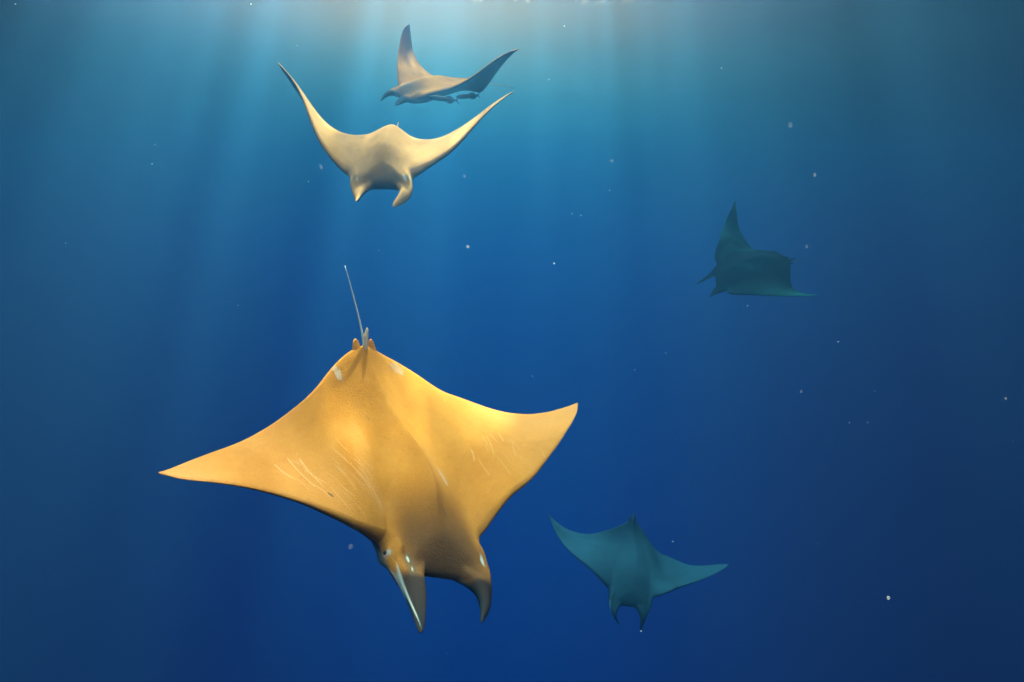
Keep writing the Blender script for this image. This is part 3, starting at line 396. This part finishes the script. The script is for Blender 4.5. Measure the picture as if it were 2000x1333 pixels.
def make_ray(key, name_label, mats, dens, seed, marks=None, hump=1.0, cr=1.0, findark=1.0, tailpale=.15, group='devil rays swimming together'):
    D=POSES[key]; nb,nw,nv=dens; X,Y,t,b,dd=ray_sheet(nb,nw,nv,hump,cr); nx=X.shape[0]
    rng=np.random.default_rng(seed)
    ridge=0
    P=np.concatenate([np.stack([X,Y,t],-1).reshape(-1,3), np.stack([X,Y,-b],-1).reshape(-1,3)])
    F=[tuple(f) for f in sheet_faces(nx,nv)]
    isl=[(P,F,None)]
    # tail whip, dorsal fin, pelvic fins
    L,tp,ty=D['tail']; s=np.linspace(0,1,26); base=np.array([0,-.30,.0])
    d=np.array([math.sin(ty)*math.cos(tp),-math.cos(tp)*math.cos(ty),math.sin(tp)])
    p0=np.array([0,-.48,.01]); e=p0+d*L
    path=np.array([(1-q)**2*base+2*q*(1-q)*np.array([0,-.53,.010])+q*q*e for q in s])
    rad=np.interp(s,[0,.15,.3,.42,.6,.85,1],[.006,.014,.012,.0065,.0042,.003,.0018])
    isl.append((*tube(path,rad,12),'tail'))
    isl.append((*blade((0,-.40,-.004),(0,-.540,.002),(0,-.574,.038),.009),'dorsal'))
    for sd in(1,-1): isl.append((*blade((sd*.018,-.455,0),(sd*.080,-.44,0),(sd*.050,-.528,.0),.008,e=.38),'pelvic'))
    verts=[];faces=[];o=0
    for V,Fc,kd in isl:
        verts.append(V); faces+= [tuple(int(i)+o for i in f) for f in Fc]; o+=len(V)
    R=np.concatenate(verts); W=pose(R,D)
    a=np.abs(R[:,0])
    nT=len(t.ravel()); under=np.zeros(len(R)); under[nT:2*nT]=1.0
    # the belly colour starts just below the rim
    under[nT:2*nT]=sstep(dd.ravel()/.006)
    under[2*nT:]=sstep((-R[2*nT:,2]-.004)/.01)*.8
    dark=np.zeros(len(R)); y=R[:,1]
    finm=sstep((y-.45)/.08)*sstep((a-.055)/.03)
    f=np.clip((y-.44)/.31,0,1)
    dark=np.maximum(dark, findark*finm*(.95+.04*f))
    dark=np.maximum(dark, finm*under*.75)
    le=LE(a); dle=le-y
    dark=np.maximum(dark, .55*under*sstep((.03-dle)/.03)*(a>.2))      # dark line along the front margin below
    dark=np.maximum(dark, sstep((y-.10)/.30)*(1-under)*.80*findark*np.exp(-(a/.19)**6))   # head's own grey, with its shade painted in as well
    pale=(.55*sstep((a-.28)/.5)+.45*sstep((a-.85)/.13))*(1-under)
    mk=np.zeros((len(R),3)); P2=R[:,:2]; up=1-under
    o2=2*nT; nt_=len(isl[1][0]); nd_=len(isl[2][0]); mk[o2:o2+nt_,2]=tailpale*sstep((-R[o2:o2+nt_,1]-.47)/.05); mk[o2+nt_:o2+nt_+nd_,2]=.55*tailpale
    under[o2:]=0
    if marks:
        for (p,q,w,bw,s_) in marks['scratch']: mk[:,0]=np.maximum(mk[:,0],s_*seg_mark(P2,p,q,w,bw)*up)
        for (p,q,w,bw,s_) in marks.get('dark',[]): mk[:,1]=np.maximum(mk[:,1],s_*seg_mark(P2,p,q,w,bw)*up)
        for (c,r,an,e,s_) in marks['patch']: mk[:,2]=np.maximum(mk[:,2],s_*blob(P2,c,r,an,e)*up)
        for (p,q,w,bw,s_) in marks.get('line',[]): mk[:,2]=np.maximum(mk[:,2],s_*seg_mark(P2,p,q,w,bw))
        for (c,r,an,e,s_) in marks.get('dblob',[]): mk[:,1]=np.maximum(mk[:,1],s_*blob(P2,c,r,an,e)*up)
    root_loc=W[:2*nT].mean(0)
    root=bpy.data.objects.new('devil_ray',None); root.empty_display_size=.2; COL.objects.link(root); root.location=root_loc
    tag(root,name_label,'devil ray',group)
    me=bpy.data.meshes.new('ray_body'); me.from_pydata((W-root_loc).tolist(),[],faces)
    for nm,arr in (('rest',R*D['S']),('marks',mk),('skin',np.stack([under,dark,pale],-1))):
        at=me.attributes.new(nm,'FLOAT_VECTOR','POINT'); at.data.foreach_set('vector',np.ascontiguousarray(arr,dtype=np.float32).ravel())
    me.polygons.foreach_set('use_smooth',[True]*len(me.polygons)); me.validate(); me.update()
    me.materials.append(mats)
    bm=bmesh.new(); bm.from_mesh(me)
    # drop unused rim duplicates of the lower skin
    loose=[v for v in bm.verts if not v.link_faces]; bmesh.ops.delete(bm,geom=loose,context='VERTS')
    bmesh.ops.recalc_face_normals(bm,faces=bm.faces); bm.to_mesh(me); bm.free()
    ob=bpy.data.objects.new('ray_body',me); COL.objects.link(ob); ob.parent=root
    # eyes, on the outer sides of the head
    for sd in(1,-1):
        c=pose(np.array([[sd*.197,.402,-.004]]),D)[0]
        em=bpy.data.meshes.new('eye'); bm=bmesh.new(); bmesh.ops.create_uvsphere(bm,u_segments=20,v_segments=12,radius=.0085*D['S'])
        bm.to_mesh(em); bm.free(); em.materials.append(EYE); em.polygons.foreach_set('use_smooth',[True]*len(em.polygons))
        eo=bpy.data.objects.new('eye',em); COL.objects.link(eo); eo.parent=root; eo.location=Vector(c-root_loc)
    return root

ORANGE = ray_material('ray_skin_orange', *SKINS['r1'])
rs=np.random.default_rng(11); scr=[]
for i in range(34):
    x=rs.uniform(.26,.66); y=rs.uniform(-.10,.12)-.12*(x-.4); l=rs.uniform(.05,.2)*(1.1 if x<.5 else .8)
    scr.append(((x,y),(x-l*rs.uniform(.3,.75),y+l),.0026*rs.uniform(.7,1.2),rs.uniform(-.014,.014),rs.uniform(.10,.42)))
for x,y,l in((.66,-.10,.12),(.60,-.12,.2),(.56,-.1,.19)): scr.append(((x,y),(x-.02,y+l),.0024,-.012,.6))
for i in range(12):
    x=-rs.uniform(.30,.68); y=rs.uniform(-.1,.08); l=rs.uniform(.08,.16)
    scr.append(((x,y),(x+rs.uniform(-.02,.05),y+l),.0026,rs.uniform(-.008,.008),rs.uniform(.1,.35)))
MARKS1=dict(scratch=scr,
 dark=[((.545,.105),(.52,.135),.006,0,.8),((-.02,.25),(-.04,.30),.004,.006,.7),((.12,-.18),(.115,-.15),.003,0,.6)],
 patch=[((.203,.412),.005,.0,2.4,.6),((-.203,.412),.005,.0,2.4,.6),((.20,-.36),.020,.3,1.7,.30),((.205,-.352),.010,.3,1.6,.4),((-.17,-.375),.022,.9,2.0,.2),((-.13,.12),.016,.3,2.6,.22),
        ((.150,.455),.0065,.1,1.9,.75),((.142,.495),.0045,.1,1.8,.5),((-.165,.44),.006,0,2.8,.8)],
 line=[((.192,.455),(.149,.735),.003,-.006,.5)], dblob=[((.146,.475),.028,.1,1.8,.4)])
make_ray('r1','large nearest ray with orange back and scratched wings, diving head down',ORANGE,(90,230,230),1,MARKS1,hump=.95,cr=2.6,tailpale=.9)
make_ray('r2','tan ray seen head-on with both wings raised in a wide curve',ray_material('ray_skin_tan',*SKINS['r2']),(48,90,90),2,
  dict(scratch=[],patch=[((.196,.412),.008,.0,1.6,.5),((-.196,.412),.008,.0,1.6,.5),((-.15,.43),.012,.2,2.0,.55),((.16,.44),.008,.2,1.6,.4)]),hump=2.2,cr=.25,findark=.3)
make_ray('r3','grey-green ray at the top with raised wings and remoras under its belly',ray_material('ray_skin_green',*SKINS['r3']),(48,80,90),3,hump=1.25,cr=.3)
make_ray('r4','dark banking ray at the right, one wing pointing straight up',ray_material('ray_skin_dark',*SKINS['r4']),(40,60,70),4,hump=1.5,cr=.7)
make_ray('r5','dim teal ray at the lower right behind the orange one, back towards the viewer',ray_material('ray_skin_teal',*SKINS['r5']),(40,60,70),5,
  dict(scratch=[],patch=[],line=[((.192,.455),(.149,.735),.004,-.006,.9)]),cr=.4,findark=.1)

# ------------------------------------------------------------------ remoras holding on under the topmost ray
def skin_plain(name, col, rough=.6):
    m, nt = mat(name); o=N(nt,'ShaderNodeOutputMaterial'); b=N(nt,'ShaderNodeBsdfPrincipled'); nt.links.new(b.outputs[0],o.inputs[0])
    n=N(nt,'ShaderNodeTexNoise'); n.inputs['Scale'].default_value=14; r=N(nt,'ShaderNodeMix',data_type='RGBA'); nt.links.new(n.outputs[0],r.inputs['Factor'])
    r.inputs['A'].default_value=(*col,1); r.inputs['B'].default_value=(*[c*.6 for c in col],1); nt.links.new(r.outputs['Result'],b.inputs['Base Color'])
    b.inputs['Roughness'].default_value=rough; b.inputs['Specular IOR Level'].default_value=.02; return m
REM = skin_plain('remora_skin', (.03,.014,.010), .9)
def remora(head, tail, label):
    head=Vector(head); tail=Vector(tail); Lg=(tail-head).length
    bm=bmesh.new(); n=14; s=np.linspace(0,1,22)
    hgt=np.interp(s,[0,.04,.15,.35,.6,.85,1],[.012,.045,.075,.085,.07,.035,.022]); wid=np.interp(s,[0,.04,.15,.35,.6,.85,1],[.02,.06,.085,.075,.05,.02,.008])
    rings=[[bm.verts.new((q*Lg, wid[i]*Lg*math.cos(2*math.pi*k/n), hgt[i]*Lg*math.sin(2*math.pi*k/n))) for k in range(n)] for i,q in enumerate(s)]
    for i in range(len(s)-1):
        for k in range(n): bm.faces.new((rings[i][k],rings[i][(k+1)%n],rings[i+1][(k+1)%n],rings[i+1][k]))
    bm.faces.new(rings[0][::-1]); bm.faces.new(rings[-1])
    root=bpy.data.objects.new('remora',None); COL.objects.link(root); root.location=head; root.empty_display_size=.05
    x=(tail-head).normalized(); zz=Vector((0,0,1)); y=zz.cross(x).normalized(); zz=x.cross(y)
    root.rotation_euler=Matrix((x,y,zz)).transposed().to_euler()
    def part(name,b):
        bmesh.ops.recalc_face_normals(b,faces=b.faces); me=bpy.data.meshes.new(name); b.to_mesh(me); b.free(); me.materials.append(REM)
        me.polygons.foreach_set('use_smooth',[True]*len(me.polygons)); o=bpy.data.objects.new(name,me); COL.objects.link(o); o.parent=root
    part('body',bm)
    def fin(name,b0,b1,tip,th,e=.5):
        V,F=blade([c*Lg for c in b0],[c*Lg for c in b1],[c*Lg for c in tip],th*Lg,6,7,None,e); b=bmesh.new(); vs_=[b.verts.new(v) for v in V]
        for f in F: b.faces.new([vs_[i] for i in f])
        part(name,b)
    fin('tail_fin',(.95,0,-.03),(.95,0,.03),(1.10,0,.12),.006); fin('tail_fin',(.95,0,-.03),(.95,0,.03),(1.10,0,-.12),.006)
    fin('dorsal_fin',(.55,0,.05),(.90,0,.03),(.72,0,.13),.006); fin('anal_fin',(.55,0,-.05),(.90,0,-.03),(.74,0,-.13),.006)
    fin('pectoral_fin',(.22,.05,0),(.32,.05,0),(.38,.16,-.05),.005); fin('pectoral_fin',(.22,-.05,0),(.32,-.05,0),(.38,-.16,-.05),.005)
    tag(root,label,'remora','remoras riding under a ray')
for h,t,l in REMORAS: remora(h,t,l)

# ------------------------------------------------------------------ drifting plankton, each speck adrift at its own distance
def speck_mat(name, col, alpha):
    m, nt = mat(name); o=N(nt,'ShaderNodeOutputMaterial'); d=N(nt,'ShaderNodeBsdfDiffuse'); d.inputs['Color'].default_value=(*col,1)
    t=N(nt,'ShaderNodeBsdfTransparent'); tl=N(nt,'ShaderNodeBsdfTranslucent'); tl.inputs['Color'].default_value=(*col,1); x=N(nt,'ShaderNodeMixShader'); y=N(nt,'ShaderNodeMixShader')
    x.inputs[0].default_value=.5; nt.links.new(d.outputs[0],x.inputs[1]); nt.links.new(tl.outputs[0],x.inputs[2])
    y.inputs[0].default_value=alpha; nt.links.new(t.outputs[0],y.inputs[1]); nt.links.new(x.outputs[0],y.inputs[2]); nt.links.new(y.outputs[0],o.inputs[0]); return m
SM = speck_mat('plankton_pale', (.8,.75,.7), .8); SJ = speck_mat('blurred_plankton', (.55,.48,.45), .09)  # the low-alpha blobs stand in for specks out of focus
def speck_mesh(name, m, seed):
    r=random.Random(seed); bm=bmesh.new(); bmesh.ops.create_icosphere(bm,subdivisions=2,radius=1.0)
    k=Vector((r.uniform(-1,1),r.uniform(-1,1),r.uniform(-1,1)))
    for v in bm.verts: v.co*=1+.22*math.sin(3*v.co.dot(k)+seed)
    me=bpy.data.meshes.new(name); bm.to_mesh(me); bm.free(); me.materials.append(m); me.polygons.foreach_set('use_smooth',[True]*len(me.polygons)); return me
small=[speck_mesh('plankton_speck',SM,i) for i in range(4)]; blurred=[speck_mesh('blurred_speck',SJ,i+9) for i in range(3)]
for i,(x,y,z,r,j,lab) in enumerate(SPECKS):
    o=bpy.data.objects.new('blurred_speck' if j else 'plankton_speck',(blurred if j else small)[i%(3 if j else 4)]); COL.objects.link(o)
    o.location=(x,y,z); o.scale=(r,r*random.uniform(.7,1),r*random.uniform(.7,1)); o.rotation_euler=(random.random()*6,random.random()*6,0)
    if j: tag(o,lab,'plankton','pale blobs drifting in the water')
    elif lab: tag(o,lab,'plankton','bright specks drifting in the water')
    else: tag(o,'faint tiny speck of plankton adrift in the open blue water','plankton','faint specks drifting in the water')
